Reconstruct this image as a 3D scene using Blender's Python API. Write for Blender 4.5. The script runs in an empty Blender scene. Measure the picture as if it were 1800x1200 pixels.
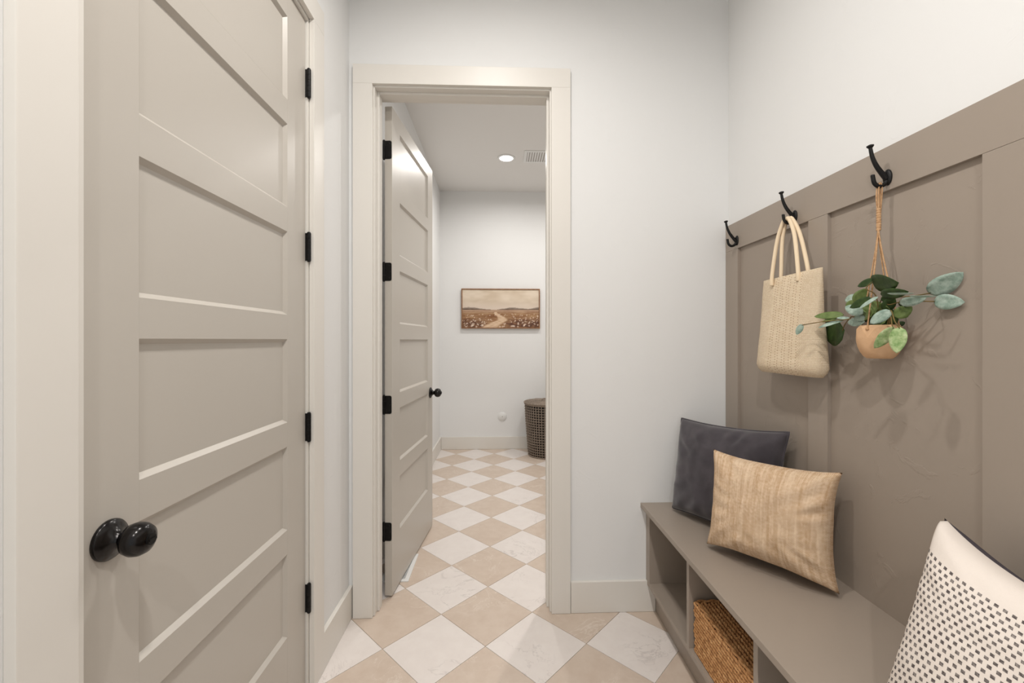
import bpy, bmesh, math, random
from mathutils import Vector, Matrix, noise
random.seed(7)
PI = math.pi
scene = bpy.context.scene
COL = scene.collection

# ------------------------------------------------------------------ camera
F, CX, HY, EYE = 740.0, 905.0, 597.0, 1.28          # focal length and principal point in pixels of the 1800x1200 frame
YAW = math.atan((CX - 878.0) / F)
cam_d = bpy.data.cameras.new('camera'); cam = bpy.data.objects.new('camera', cam_d); COL.objects.link(cam)
cam_d.sensor_width = 36.0; cam_d.lens = F * 36.0 / 1800.0
cam_d.shift_x = -(CX - 900.0) / 1800.0; cam_d.shift_y = (HY - 600.0) / 1800.0
cam_d.clip_start = 0.02
cam.location = (0, 0, EYE); cam.rotation_euler = (PI / 2, 0, -YAW)
scene.camera = cam

# ------------------------------------------------------------------ world and exposure
world = bpy.data.worlds.new('world'); scene.world = world; world.use_nodes = True
world.node_tree.nodes['Background'].inputs[0].default_value = (0.92, 0.965, 1.0, 1)
world.node_tree.nodes['Background'].inputs[1].default_value = 0.62
scene.view_settings.view_transform = 'Standard'; scene.view_settings.look = 'None'
scene.view_settings.gamma = 1.0; scene.view_settings.use_curve_mapping = False
scene.view_settings.exposure = 0.27
LAMP = (1.0, 0.965, 0.925)
CEIL = 3.02
# downlights: x, y, watts (the discs themselves are built with their fixtures below)
DOWN_NEAR = [(-0.04, 1.05, 9.5), (0.05, 0.05, 14.5), (0.05, -1.05, 13.0)]
SPREAD = math.radians(168)
DOWN_FAR = [(0.065, 4.03, 9.0), (1.15, 4.03, 9.0), (0.60, 2.85, 9.0)]  # first one is in view; the other two are unseen fill for the laundry

# ------------------------------------------------------------------ pixel helpers (a pixel plus a known plane gives a point)
_s, _c = math.sin(YAW), math.cos(YAW)
def ray(u, v):
    x = (u - CX) / F
    return (x * _c + _s, -x * _s + _c, (HY - v) / F)
def atX(u, v, X):
    d = ray(u, v); t = X / d[0]; return Vector((X, d[1] * t, EYE + d[2] * t))
def atY(u, v, Y):
    d = ray(u, v); t = Y / d[1]; return Vector((d[0] * t, Y, EYE + d[2] * t))
def atZ(u, v, Z):
    d = ray(u, v); t = (Z - EYE) / d[2]; return Vector((d[0] * t, d[1] * t, Z))

# ------------------------------------------------------------------ materials
def lin(r, g, b):
    f = lambda v: (v / 255 / 12.92) if v / 255 <= 0.04045 else ((v / 255 + 0.055) / 1.055) ** 2.4
    return (f(r), f(g), f(b), 1.0)
MATS = {}
def mat(name, rgb, rough=0.5, spec=0.5, metal=0.0):
    m = bpy.data.materials.new(name); m.use_nodes = True
    b = m.node_tree.nodes['Principled BSDF']
    b.inputs['Base Color'].default_value = lin(*rgb); b.inputs['Roughness'].default_value = rough
    b.inputs['Specular IOR Level'].default_value = spec; b.inputs['Metallic'].default_value = metal
    MATS[name] = m
    return m
class NT:
    def __init__(s, m): s.t = m.node_tree; s.b = s.t.nodes['Principled BSDF']
    def n(s, typ, **kw):
        o = s.t.nodes.new(typ)
        for k, v in kw.items():
            if k.startswith('_'): setattr(o, k[1:], v)
            else: o.inputs[k.replace('__', ' ')].default_value = v
        return o
    def l(s, a, b): s.t.links.new(a, b)
    def coord(s, kind='Object', scale=(1, 1, 1)):
        c = s.n('ShaderNodeTexCoord'); mp = s.n('ShaderNodeMapping'); mp.inputs['Scale'].default_value = scale
        s.l(c.outputs[kind], mp.inputs['Vector']); return mp.outputs['Vector']
    def bump(s, height, strength, dist=0.002, prev=None):
        b = s.n('ShaderNodeBump', Strength=strength, Distance=dist); s.l(height, b.inputs['Height'])
        if prev is not None: s.l(prev, b.inputs['Normal'])
        s.l(b.outputs['Normal'], s.b.inputs['Normal']); return b.outputs['Normal']
    def ramp(s, fac, stops):
        r = s.n('ShaderNodeValToRGB'); e = r.color_ramp.elements
        while len(e) < len(stops): e.new(0.5)
        for i, (p, c) in enumerate(stops): e[i].position = p; e[i].color = c
        s.l(fac, r.inputs['Fac']); return r.outputs['Color']
    def math(s, op, a, b=None):
        o = s.n('ShaderNodeMath', _operation=op)
        for i, v in enumerate((a, b)):
            if v is None: continue
            if isinstance(v, (int, float)): o.inputs[i].default_value = v
            else: s.l(v, o.inputs[i])
        return o.outputs[0]
    def mix(s, fac, a, b):
        o = s.n('ShaderNodeMix', _data_type='RGBA')
        for i, v in ((0, fac), (6, a), (7, b)):
            if isinstance(v, (int, float, tuple)): o.inputs[i].default_value = v
            else: s.l(v, o.inputs[i])
        return o.outputs[2]

def drywall(name, rgb, rough, amp):
    m = mat(name, rgb, rough, 0.3); t = NT(m); co = t.coord('Object')
    n1 = t.n('ShaderNodeTexNoise', Scale=9.0, Detail=5.0, Roughness=0.6, Distortion=1.6); t.l(co, n1.inputs['Vector'])
    n2 = t.n('ShaderNodeTexNoise', Scale=160.0, Detail=2.0); t.l(co, n2.inputs['Vector'])
    k = t.ramp(n1.outputs['Fac'], [(0.60, (0, 0, 0, 1)), (0.66, (1, 1, 1, 1))])
    p = t.bump(k, amp, 0.0016); t.bump(n2.outputs['Fac'], amp * 0.35, 0.0006, p)
    return m
drywall('wall_paint', (232, 232, 231), 0.7, 0.22)
drywall('ceiling_paint', (228, 226, 223), 0.8, 0.1)
drywall('taupe_wall', (158, 146, 134), 0.5, 0.35)
def painted(name, rgb, rough):
    m = mat(name, rgb, rough, 0.5); t = NT(m); co = t.coord('Object')
    n = t.n('ShaderNodeTexNoise', Scale=220.0, Detail=2.0); t.l(co, n.inputs['Vector']); t.bump(n.outputs['Fac'], 0.05, 0.0005)
    return m
painted('trim_paint', (226, 222, 215), 0.42)
painted('door_paint', (190, 184, 175), 0.36)
painted('taupe_paint', (158, 146, 134), 0.42)
mat('black_metal', (26, 25, 25), 0.32, 0.5, 0.6)
mat('bronze_black', (22, 19, 18), 0.2, 0.6, 0.5)
mat('hook_iron', (30, 29, 29), 0.5, 0.5, 0.5)
mat('grout', (206, 195, 183), 0.9)
mat('white_plastic', (228, 228, 226), 0.4)
mat('vent_dark', (186, 182, 178), 0.7)
mat('slot_black', (18, 17, 17), 0.8)

def tile_mat(name, base, vein, cloud, amt):
    m = mat(name, base, 0.33, 0.45); t = NT(m)
    oi = t.n('ShaderNodeObjectInfo'); co = t.coord('Object')
    add = t.n('ShaderNodeVectorMath', _operation='ADD'); mul = t.n('ShaderNodeVectorMath', _operation='SCALE')
    comb = t.n('ShaderNodeCombineXYZ'); t.l(oi.outputs['Random'], comb.inputs[0]); t.l(oi.outputs['Random'], comb.inputs[1]); comb.inputs[2].default_value = 0.3
    t.l(comb.outputs[0], mul.inputs[0]); mul.inputs['Scale'].default_value = 37.0
    t.l(co, add.inputs[0]); t.l(mul.outputs[0], add.inputs[1])
    n1 = t.n('ShaderNodeTexNoise', Scale=4.0, Detail=6.0, Roughness=0.62, Distortion=1.2); t.l(add.outputs[0], n1.inputs['Vector'])
    v = t.math('ABSOLUTE', t.math('SUBTRACT', n1.outputs['Fac'], 0.5))
    vk = t.ramp(v, [(0.0, (1, 1, 1, 1)), (0.012, (0, 0, 0, 1))])
    n3 = t.n('ShaderNodeTexNoise', Scale=2.3, Detail=1.0); t.l(add.outputs[0], n3.inputs['Vector'])
    gate = t.ramp(n3.outputs['Fac'], [(0.48, (0, 0, 0, 1)), (0.62, (1, 1, 1, 1))])
    n2 = t.n('ShaderNodeTexNoise', Scale=14.0, Detail=5.0, Roughness=0.65); t.l(add.outputs[0], n2.inputs['Vector'])
    ck = t.ramp(n2.outputs['Fac'], [(0.35, (0, 0, 0, 1)), (0.68, (1, 1, 1, 1))])
    c1 = t.mix(ck, lin(*base), lin(*cloud))
    fac = t.math('MULTIPLY', t.math('MULTIPLY', vk, gate), amt)
    c2 = t.mix(fac, c1, lin(*vein)); t.l(c2, t.b.inputs['Base Color'])
    return m
tile_mat('tile_white', (231, 224, 219), (188, 180, 176), (226, 218, 213), 0.55)
tile_mat('tile_beige', (210, 194, 179), (229, 219, 208), (202, 184, 168), 0.6)

def weave_fabric(name, c1, c2, sx, sy, streak=None, rough=0.9, bumpd=0.001):
    m = mat(name, c1, rough, 0.15); t = NT(m); uv = t.coord('UV')
    sp = t.n('ShaderNodeSeparateXYZ'); t.l(uv, sp.inputs[0])
    wx = t.math('SINE', t.math('MULTIPLY', sp.outputs[0], sx * 2 * PI)); wy = t.math('SINE', t.math('MULTIPLY', sp.outputs[1], sy * 2 * PI))
    w = t.math('MULTIPLY', wx, wy)
    mpn = t.n('ShaderNodeMapping'); mpn.inputs['Scale'].default_value = (sx * 0.4, 1.6, 1); t.l(uv, mpn.inputs['Vector'])
    n = t.n('ShaderNodeTexNoise', Scale=1.0, Detail=4.0, Roughness=0.7); t.l(mpn.outputs[0], n.inputs['Vector'])
    mp2 = t.n('ShaderNodeMapping'); mp2.inputs['Scale'].default_value = (sx * 0.5, sy * 0.5, 1); t.l(uv, mp2.inputs['Vector'])
    n2 = t.n('ShaderNodeTexNoise', Scale=1.0, Detail=2.0); t.l(mp2.outputs[0], n2.inputs['Vector'])
    f = t.math('ADD', t.math('MULTIPLY', w, 0.16), n.outputs['Fac'])
    f = t.math('ADD', f, t.math('MULTIPLY', t.math('SUBTRACT', n2.outputs['Fac'], 0.5), 0.5))
    c = t.ramp(f, [(0.28, lin(*c2)), (0.72, lin(*c1))]); t.l(c, t.b.inputs['Base Color'])
    t.bump(t.math('ADD', w, n2.outputs['Fac']), 0.5, bumpd)
    return m
weave_fabric('linen_beige', (233, 210, 183), (192, 156, 119), 85, 85)
m = mat('velvet_charcoal', (70, 65, 70), 0.75, 0.2); m.node_tree.nodes['Principled BSDF'].inputs['Sheen Weight'].default_value = 0.35
t = NT(m); n = t.n('ShaderNodeTexNoise', Scale=14.0, Detail=4.0); t.l(t.coord('Object'), n.inputs['Vector'])
t.l(t.ramp(n.outputs['Fac'], [(0.35, lin(60, 56, 61)), (0.7, lin(78, 73, 78))]), t.b.inputs['Base Color'])
mat('charcoal_knit', (84, 78, 84), 0.95, 0.1)
# cream cushion front with rows of woven dashes
m = mat('dashed_cream', (232, 222, 212), 0.9, 0.15); t = NT(m); uv = t.coord('UV'); sp = t.n('ShaderNodeSeparateXYZ'); t.l(uv, sp.inputs[0])
NR, NC = 30.0, 30.0
ry = t.math('MULTIPLY', sp.outputs[1], NR); row = t.math('FLOOR', ry); fy = t.math('FRACT', ry)
off = t.math('MULTIPLY', t.math('MODULO', row, 2.0), 0.5)
fx = t.math('FRACT', t.math('ADD', t.math('MULTIPLY', sp.outputs[0], NC), off))
inx = t.math('LESS_THAN', fx, 0.50); iny = t.math('LESS_THAN', t.math('ABSOLUTE', t.math('SUBTRACT', fy, 0.5)), 0.27)
top = t.math('LESS_THAN', sp.outputs[1], 0.83)
nz = t.n('ShaderNodeTexNoise', Scale=60.0, Detail=2.0); t.l(uv, nz.inputs['Vector'])
fac = t.math('MULTIPLY', t.math('MULTIPLY', inx, iny), t.math('MULTIPLY', top, t.ramp(nz.outputs['Fac'], [(0.25, (0.6, 0.6, 0.6, 1)), (0.6, (0.95, 0.95, 0.95, 1))])))
t.l(t.mix(fac, lin(234, 224, 215), lin(74, 66, 66)), t.b.inputs['Base Color'])
nb = t.n('ShaderNodeTexNoise', Scale=160.0, Detail=2.0); t.l(uv, nb.inputs['Vector']); t.bump(t.math('ADD', nb.outputs['Fac'], t.math('MULTIPLY', fac, 0.8)), 0.5, 0.0012)
# woven straw tote
m = mat('straw', (226, 200, 164), 0.85, 0.15); t = NT(m); uv = t.coord('UV')
br = t.n('ShaderNodeTexBrick', Scale=1.0); br.offset = 0.37
br.inputs['Color1'].default_value = lin(243, 226, 199); br.inputs['Color2'].default_value = lin(232, 211, 180); br.inputs['Mortar'].default_value = lin(196, 166, 130)
br.inputs['Mortar Size'].default_value = 0.10; br.inputs['Mortar Smooth'].default_value = 0.8; br.inputs['Brick Width'].default_value = 1.0; br.inputs['Row Height'].default_value = 0.6
mp = t.n('ShaderNodeMapping'); mp.inputs['Scale'].default_value = (46, 46, 1); t.l(uv, mp.inputs['Vector'])
nz = t.n('ShaderNodeTexNoise', Scale=24.0, Detail=3.0); t.l(uv, nz.inputs['Vector'])
ad = t.n('ShaderNodeMixRGB'); ad.blend_type = 'ADD'; ad.inputs[0].default_value = 0.35; t.l(mp.outputs[0], ad.inputs[1]); t.l(nz.outputs['Color'], ad.inputs[2])
t.l(ad.outputs[0], br.inputs['Vector'])
t.l(t.mix(t.math('MULTIPLY', nz.outputs['Fac'], 0.35), br.outputs['Color'], lin(248, 234, 212)), t.b.inputs['Base Color'])
t.bump(t.math('SUBTRACT', 1.0, br.outputs['Fac']), 0.8, 0.002)
mat('straw_rope', (236, 216, 186), 0.85, 0.15)
# water hyacinth, lattice, pot, cord, leaves
def noisy(name, stops, scale, rough, kind='Object', stretch=(1, 1, 1)):
    m = mat(name, (128, 128, 128), rough, 0.25); t = NT(m); n = t.n('ShaderNodeTexNoise', Scale=scale, Detail=4.0, Roughness=0.65); t.l(t.coord(kind, stretch), n.inputs['Vector'])
    t.l(t.ramp(n.outputs['Fac'], [(p, lin(*c)) for p, c in stops]), t.b.inputs['Base Color']); t.bump(n.outputs['Fac'], 0.25, 0.001); return m
noisy('hyacinth', [(0.3, (136, 92, 54)), (0.5, (188, 138, 90)), (0.72, (218, 174, 124))], 60, 0.6)
noisy('rattan_grey', [(0.3, (112, 99, 88)), (0.7, (164, 150, 136))], 90, 0.7)
noisy('terracotta', [(0.3, (208, 168, 130)), (0.7, (220, 182, 144))], 30, 0.85)
noisy('jute', [(0.3, (172, 132, 94)), (0.7, (214, 176, 136))], 120, 0.9)
noisy('leaf_dark', [(0.35, (38, 56, 26)), (0.7, (64, 86, 42))], 40, 0.45)
noisy('leaf_green', [(0.35, (88, 108, 56)), (0.7, (122, 138, 84))], 40, 0.5)
noisy('leaf_pale', [(0.35, (132, 154, 140)), (0.7, (182, 199, 187))], 70, 0.55)
noisy('leaf_light', [(0.35, (120, 150, 92)), (0.55, (164, 184, 132)), (0.7, (196, 204, 164))], 60, 0.5)
noisy('stem_brown', [(0.3, (92, 84, 46)), (0.7, (128, 104, 62))], 40, 0.7)
mat('basket_core', (58, 38, 22), 0.9)
mat('soil', (46, 36, 28), 0.95)
noisy('oak_frame', [(0.3, (120, 84, 56)), (0.7, (158, 116, 82))], 30, 0.5, 'Object', (1, 8, 1))
m = mat('canvas_paint', (200, 180, 160), 0.7, 0.2); t = NT(m); a = t.n('ShaderNodeVertexColor'); a.layer_name = 'paint'; t.l(a.outputs['Color'], t.b.inputs['Base Color'])
m = mat('lamp_lens', (255, 250, 240), 0.5); b = m.node_tree.nodes['Principled BSDF']; b.inputs['Emission Color'].default_value = (1, 0.96, 0.9, 1); b.inputs['Emission Strength'].default_value = 9.0

# ------------------------------------------------------------------ mesh helpers
def link(name, me, material, parent=None):
    o = bpy.data.objects.new(name, me); COL.objects.link(o)
    if material:
        for mm in (material if isinstance(material, (list, tuple)) else [material]): me.materials.append(MATS[mm])
    if parent: o.parent = parent
    return o
def obj(name, bm, material, parent=None, smooth=False):
    me = bpy.data.meshes.new(name); bmesh.ops.recalc_face_normals(bm, faces=bm.faces[:]); bm.to_mesh(me); bm.free()
    if smooth:
        for p in me.polygons: p.use_smooth = True
    return link(name, me, material, parent)
def tag(o, label, cat, group=None, kind=None):
    o['label'] = label
    if cat: o['category'] = cat
    if group: o['group'] = group
    if kind: o['kind'] = kind
    return o
def thing(name, label, cat, loc=(0, 0, 0), group=None, kind=None):
    o = bpy.data.objects.new(name, None); COL.objects.link(o); o.location = loc; o.empty_display_size = 0.05
    return tag(o, label, cat, group, kind)
def add_box(bm, lo, hi, bev=0.0):
    vs = [bm.verts.new((x, y, z)) for x in (lo[0], hi[0]) for y in (lo[1], hi[1]) for z in (lo[2], hi[2])]
    idx = [(0, 1, 3, 2), (4, 6, 7, 5), (0, 4, 5, 1), (2, 3, 7, 6), (0, 2, 6, 4), (1, 5, 7, 3)]
    fs = [bm.faces.new([vs[i] for i in q]) for q in idx]
    if bev > 0:
        es = list({e for f in fs for e in f.edges})
        bmesh.ops.bevel(bm, geom=es, offset=bev, segments=2, affect='EDGES', profile=0.7)
def box(name, lo, hi, material, parent=None, bev=0.0, off=(0, 0, 0)):
    bm = bmesh.new(); add_box(bm, [a - b for a, b in zip(lo, off)], [a - b for a, b in zip(hi, off)], bev); return obj(name, bm, material, parent)
def boxes(name, lst, material, parent=None, bev=0.0):
    bm = bmesh.new()
    for lo, hi in lst: add_box(bm, lo, hi, bev)
    return obj(name, bm, material, parent)
def add_tube(bm, pts, rad, seg=8, flat=1.0, cap=True):
    pts = [Vector(p) for p in pts]; n = len(pts); rad = rad if isinstance(rad, (list, tuple)) else [rad] * n
    rings = []; prev = None
    for i, p in enumerate(pts):
        d = (pts[min(i + 1, n - 1)] - pts[max(i - 1, 0)]).normalized()
        if prev is None:
            a = Vector((0, 0, 1)) if abs(d.z) < 0.9 else Vector((1, 0, 0)); x = d.cross(a).normalized()
        else:
            x = (prev - d * prev.dot(d)); x = x.normalized() if x.length > 1e-6 else prev
        prev = x; y = d.cross(x)
        rings.append([bm.verts.new(p + (x * math.cos(2 * PI * k / seg) + y * flat * math.sin(2 * PI * k / seg)) * rad[i]) for k in range(seg)])
    for a, b in zip(rings, rings[1:]):
        for k in range(seg): bm.faces.new([a[k], a[(k + 1) % seg], b[(k + 1) % seg], b[k]])
    if cap:
        bm.faces.new(rings[0][::-1]); bm.faces.new(rings[-1])
def tube(name, pts, rad, material, parent=None, seg=8, flat=1.0):
    bm = bmesh.new(); add_tube(bm, pts, rad, seg, flat); return obj(name, bm, material, parent, True)
def smooth_path(pts, n=6):
    pts = [Vector(p) for p in pts]; out = []
    for i in range(len(pts) - 1):
        p0, p1, p2, p3 = pts[max(i - 1, 0)], pts[i], pts[i + 1], pts[min(i + 2, len(pts) - 1)]
        for k in range(n):
            t = k / n
            out.append(0.5 * ((2 * p1) + (p2 - p0) * t + (2 * p0 - 5 * p1 + 4 * p2 - p3) * t * t + (3 * p1 - p0 - 3 * p2 + p3) * t ** 3))
    out.append(pts[-1]); return out
def add_lathe(bm, prof, axis, origin, seg=32, sy=1.0):
    """prof: list of (radius, distance along axis)"""
    ax = Vector(axis).normalized(); a = Vector((0, 0, 1)) if abs(ax.z) < 0.9 else Vector((1, 0, 0)); x = ax.cross(a).normalized(); y = ax.cross(x); o = Vector(origin)
    rings = []
    for r, h in prof:
        if r < 1e-6: rings.append([bm.verts.new(o + ax * h)])
        else: rings.append([bm.verts.new(o + ax * h + (x * math.cos(2 * PI * k / seg) + y * sy * math.sin(2 * PI * k / seg)) * r) for k in range(seg)])
    for p, q in zip(rings, rings[1:]):
        for k in range(seg):
            k2 = (k + 1) % seg
            if len(p) == 1 and len(q) == 1: continue
            if len(p) == 1: bm.faces.new([p[0], q[k], q[k2]])
            elif len(q) == 1: bm.faces.new([p[k], p[k2], q[0]])
            else: bm.faces.new([p[k], p[k2], q[k2], q[k]])
def lathe(name, prof, axis, origin, material, parent=None, seg=32, sy=1.0, smooth=True):
    bm = bmesh.new(); add_lathe(bm, prof, axis, origin, seg, sy); return obj(name, bm, material, parent, smooth)

# ------------------------------------------------------------------ dimensions
XL, XR, YB = -0.695, 1.095, 1.975          # left wall, right wall, back wall of the mud room
YB2, YF = 2.095, 4.95                      # far side of the back wall, end wall of the laundry
XR2 = 2.0                                  # right wall of the laundry
YR = -2.3                                  # the mud room opens to a bright hall behind the camera
OX0, OX1, OZ = -0.577, 0.236, 2.45         # door opening in the back wall
DX = -0.704                                # face of the closed left door
DY0, DY1, DZ = 0.735, 1.553, 2.436         # closed left door

# ------------------------------------------------------------------ room shell
S = lambda o, label, cat: tag(o, label, cat, kind='structure')
T = 0.12
S(boxes('wall_left', [((XL - T, YR, 0), (XL, DY0 - 0.025, CEIL)), ((XL - T, DY0 - 0.025, DZ + 0.02), (XL, DY1 + 0.022, CEIL)), ((XL - T, DY1 + 0.022, 0), (XL, YF + T, CEIL))], 'wall_paint'), 'white plaster wall on the left that holds the closed panel door', 'wall')
S(boxes('wall_back', [((XL, YB, 0), (OX0 - 0.02, YB2, CEIL)), ((OX1 + 0.02, YB, 0), (XR2, YB2, CEIL)), ((OX0 - 0.02, YB, OZ + 0.02), (OX1 + 0.02, YB2, CEIL))], 'wall_paint'), 'white wall facing the camera with the open doorway', 'wall')
S(box('wall_right', (XR, YR, 0), (XR + T, YB, CEIL), 'wall_paint'), 'white wall on the right above the taupe panelling', 'wall')
S(box('wall_far', (XL, YF, 0), (XR2, YF + T, CEIL), 'wall_paint'), 'white end wall of the laundry seen through the doorway', 'wall')
S(box('wall_far_right', (XR2, YB2, 0), (XR2 + T, YF, CEIL), 'wall_paint'), 'white right-hand wall of the laundry beyond the doorway', 'wall')
S(box('ceiling', (XL - T, YR, CEIL), (XR2 + T, YF + T, CEIL + 0.1), 'ceiling_paint'), 'white ceiling seen through the doorway', 'ceiling')
floor = S(box('floor', (XL - T, YR, -0.1), (XR2 + T, YF + T, -0.003), 'grout'), 'floor of white and beige square tiles laid as diamonds', 'floor')

# floor tiles, each its own piece, cut at the walls
def clip_rect(poly, x0, x1, y0, y1):
    def cut(pl, inside, inter):
        out = []
        for i, p in enumerate(pl):
            q = pl[(i + 1) % len(pl)]
            if inside(p): out.append(p)
            if inside(p) != inside(q): out.append(inter(p, q))
        return out
    lx = lambda X: (lambda p, q: (X, p[1] + (q[1] - p[1]) * (X - p[0]) / (q[0] - p[0])))
    ly = lambda Y: (lambda p, q: (p[0] + (q[0] - p[0]) * (Y - p[1]) / (q[1] - p[1]), Y))
    for ins, it in ((lambda p: p[0] > x0, lx(x0)), (lambda p: p[0] < x1, lx(x1)), (lambda p: p[1] > y0, ly(y0)), (lambda p: p[1] < y1, ly(y1))):
        if not poly: break
        poly = cut(poly, ins, it)
    return poly
TD = 0.4253; hd = TD / 2 - 0.0016
def tile_mesh(poly, material):
    bm = bmesh.new(); lo = [bm.verts.new((x, y, -0.0028)) for x, y in poly]; hi = [bm.verts.new((x, y, 0.0)) for x, y in poly]
    bm.faces.new(hi); n = len(poly)
    for i in range(n): bm.faces.new([lo[i], lo[(i + 1) % n], hi[(i + 1) % n], hi[i]])
    me = bpy.data.meshes.new('tile'); bmesh.ops.recalc_face_normals(bm, faces=bm.faces[:]); bm.to_mesh(me); bm.free(); me.materials.append(MATS[material]); return me
whole = {}
ROOMS = [(XL, XR, -1.3, YB), (OX0 - 0.02, OX1 + 0.02, YB, YB2), (XL, XR2, YB2, YF)]
def in_rooms(poly):
    """union of the clipped pieces of one tile; a tile wholly inside stays whole"""
    xs = [p[0] for p in poly]; ys = [p[1] for p in poly]
    for r in ROOMS:
        if min(xs) >= r[0] and max(xs) <= r[1] and min(ys) >= r[2] and max(ys) <= r[3]: return 'whole'
    if min(ys) < YB2 and max(ys) > YB and min(xs) > OX0 and max(xs) < OX1: return 'whole'
    return None
k = -3
for k in range(-4, 12):
    xk = -0.059 + k * TD / 2
    for n in range(-9, 9):
        yk = 1.762 + TD * (n + (0.5 if k % 2 == 0 else 0.0))
        material = 'tile_beige' if k % 2 == 0 else 'tile_white'
        poly = [(xk - hd, yk), (xk, yk - hd), (xk + hd, yk), (xk, yk + hd)]
        st = in_rooms(poly)
        pieces = []
        if st == 'whole': pieces = [None]
        else:
            for r in ROOMS:
                pc = clip_rect(poly, *r)
                if len(pc) >= 3 and abs(sum(a[0] * b[1] - b[0] * a[1] for a, b in zip(pc, pc[1:] + pc[:1]))) > 0.0004: pieces.append(pc)
        for pc in pieces:
            if pc is None:
                if material not in whole: whole[material] = tile_mesh([(-hd, 0), (0, -hd), (hd, 0), (0, hd)], material)
                me = whole[material]
            else: me = tile_mesh([(x - xk, y - yk) for x, y in pc], material)
            o = bpy.data.objects.new('tile', me); COL.objects.link(o); o.location = (xk, yk, 0); o.parent = floor

# ------------------------------------------------------------------ baseboards
BH = 0.145
def board(name, lo, hi, label):
    return S(box(name, lo, hi, 'trim_paint', None, 0.002), label, 'baseboard')
board('baseboard_left', (XL, DY1 + 0.10, 0.001), (XL + 0.017, YB - 0.0005, BH), 'short greige baseboard between the closed door and the doorway casing')
board('baseboard_left_near', (XL, YR, 0.001), (XL + 0.017, DY0 - 0.13, BH), 'greige baseboard of the left wall on the camera side of the closed door')
board('baseboard_back', (OX1 + 0.098, YB - 0.017, 0.001), (0.735, YB, BH), 'greige baseboard between the doorway casing and the bench')
board('baseboard_far', (XL + 0.017, YF - 0.016, 0.001), (XR2, YF, BH), 'baseboard along the end wall of the laundry')
board('baseboard_far_left', (XL, YB2 + 0.1, 0.001), (XL + 0.016, YF, BH), 'baseboard along the left wall of the laundry')

# ------------------------------------------------------------------ door casings
CW = 0.089
t1 = thing('trim_1', 'pale greige casing and jamb around the closed left door', 'door casing', (XL, (DY0 + DY1) / 2, 0), kind='structure')
def child_box(name, lo, hi, material, par, bev=0.0):
    o = box(name, lo, hi, material, None, bev, tuple(par.location)); o.parent = par; return o
cf = XL + 0.018
child_box('casing', (XL, DY0 - 0.031 - CW, 0.001), (cf, DY0 - 0.031, DZ + 0.016), 'trim_paint', t1, 0.002)
child_box('casing', (XL, DY1 + 0.012, 0.001), (cf, DY1 + 0.012 + CW, DZ + 0.016), 'trim_paint', t1, 0.002)
child_box('head_casing', (XL, DY0 - 0.031 - CW, DZ + 0.016), (cf, DY1 + 0.012 + CW, DZ + 0.016 + CW), 'trim_paint', t1, 0.002)
child_box('jamb', (XL - T, DY0 - 0.025, 0.001), (XL - 0.001, DY0 - 0.004, DZ + 0.02), 'trim_paint', t1)
child_box('jamb', (XL - T, DY1 + 0.003, 0.001), (XL - 0.001, DY1 + 0.022, DZ + 0.02), 'trim_paint', t1)
child_box('head_jamb', (XL - T, DY0 - 0.004, DZ + 0.003), (XL - 0.001, DY1 + 0.003, DZ + 0.02), 'trim_paint', t1)
t2 = thing('trim_2', 'pale greige casing, jamb and stop around the open doorway', 'door casing', ((OX0 + OX1) / 2, YB, 0), kind='structure')
yf = YB - 0.019
for sx, xa in ((-1, OX0), (1, OX1)):
    a, b = sorted((xa + sx * 0.007, xa + sx * (0.007 + CW)))
    child_box('casing', (a, yf, 0.001), (b, YB, OZ + 0.008), 'trim_paint', t2, 0.002)
    a, b = sorted((xa, xa + sx * 0.02)); child_box('jamb', (a, YB - 0.002, 0.001), (b, YB2 + 0.002, OZ + 0.02), 'trim_paint', t2, 0.0015)
    a, b = sorted((xa, xa - sx * 0.011)); child_box('stop', (a, YB + 0.034, 0.001), (b, YB + 0.078, OZ), 'trim_paint', t2, 0.0015)
    a, b = sorted((xa + sx * 0.007, xa + sx * (0.007 + CW))); child_box('casing', (a, YB2, 0.001), (b, YB2 + 0.018, OZ + 0.008), 'trim_paint', t2, 0.002)
child_box('head_casing', (OX0 - 0.007 - CW, yf, OZ + 0.008), (OX1 + 0.007 + CW, YB, OZ + 0.008 + CW), 'trim_paint', t2, 0.002)
child_box('head_casing', (OX0 - 0.007 - CW, YB2, OZ + 0.008), (OX1 + 0.007 + CW, YB2 + 0.018, OZ + 0.008 + CW), 'trim_paint', t2, 0.002)
child_box('head_jamb', (OX0, YB - 0.002, OZ), (OX1, YB2 + 0.002, OZ + 0.02), 'trim_paint', t2, 0.0015)
child_box('stop', (OX0 + 0.011, YB + 0.034, OZ - 0.011), (OX1 - 0.011, YB + 0.078, OZ), 'trim_paint', t2, 0.0015)

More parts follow.
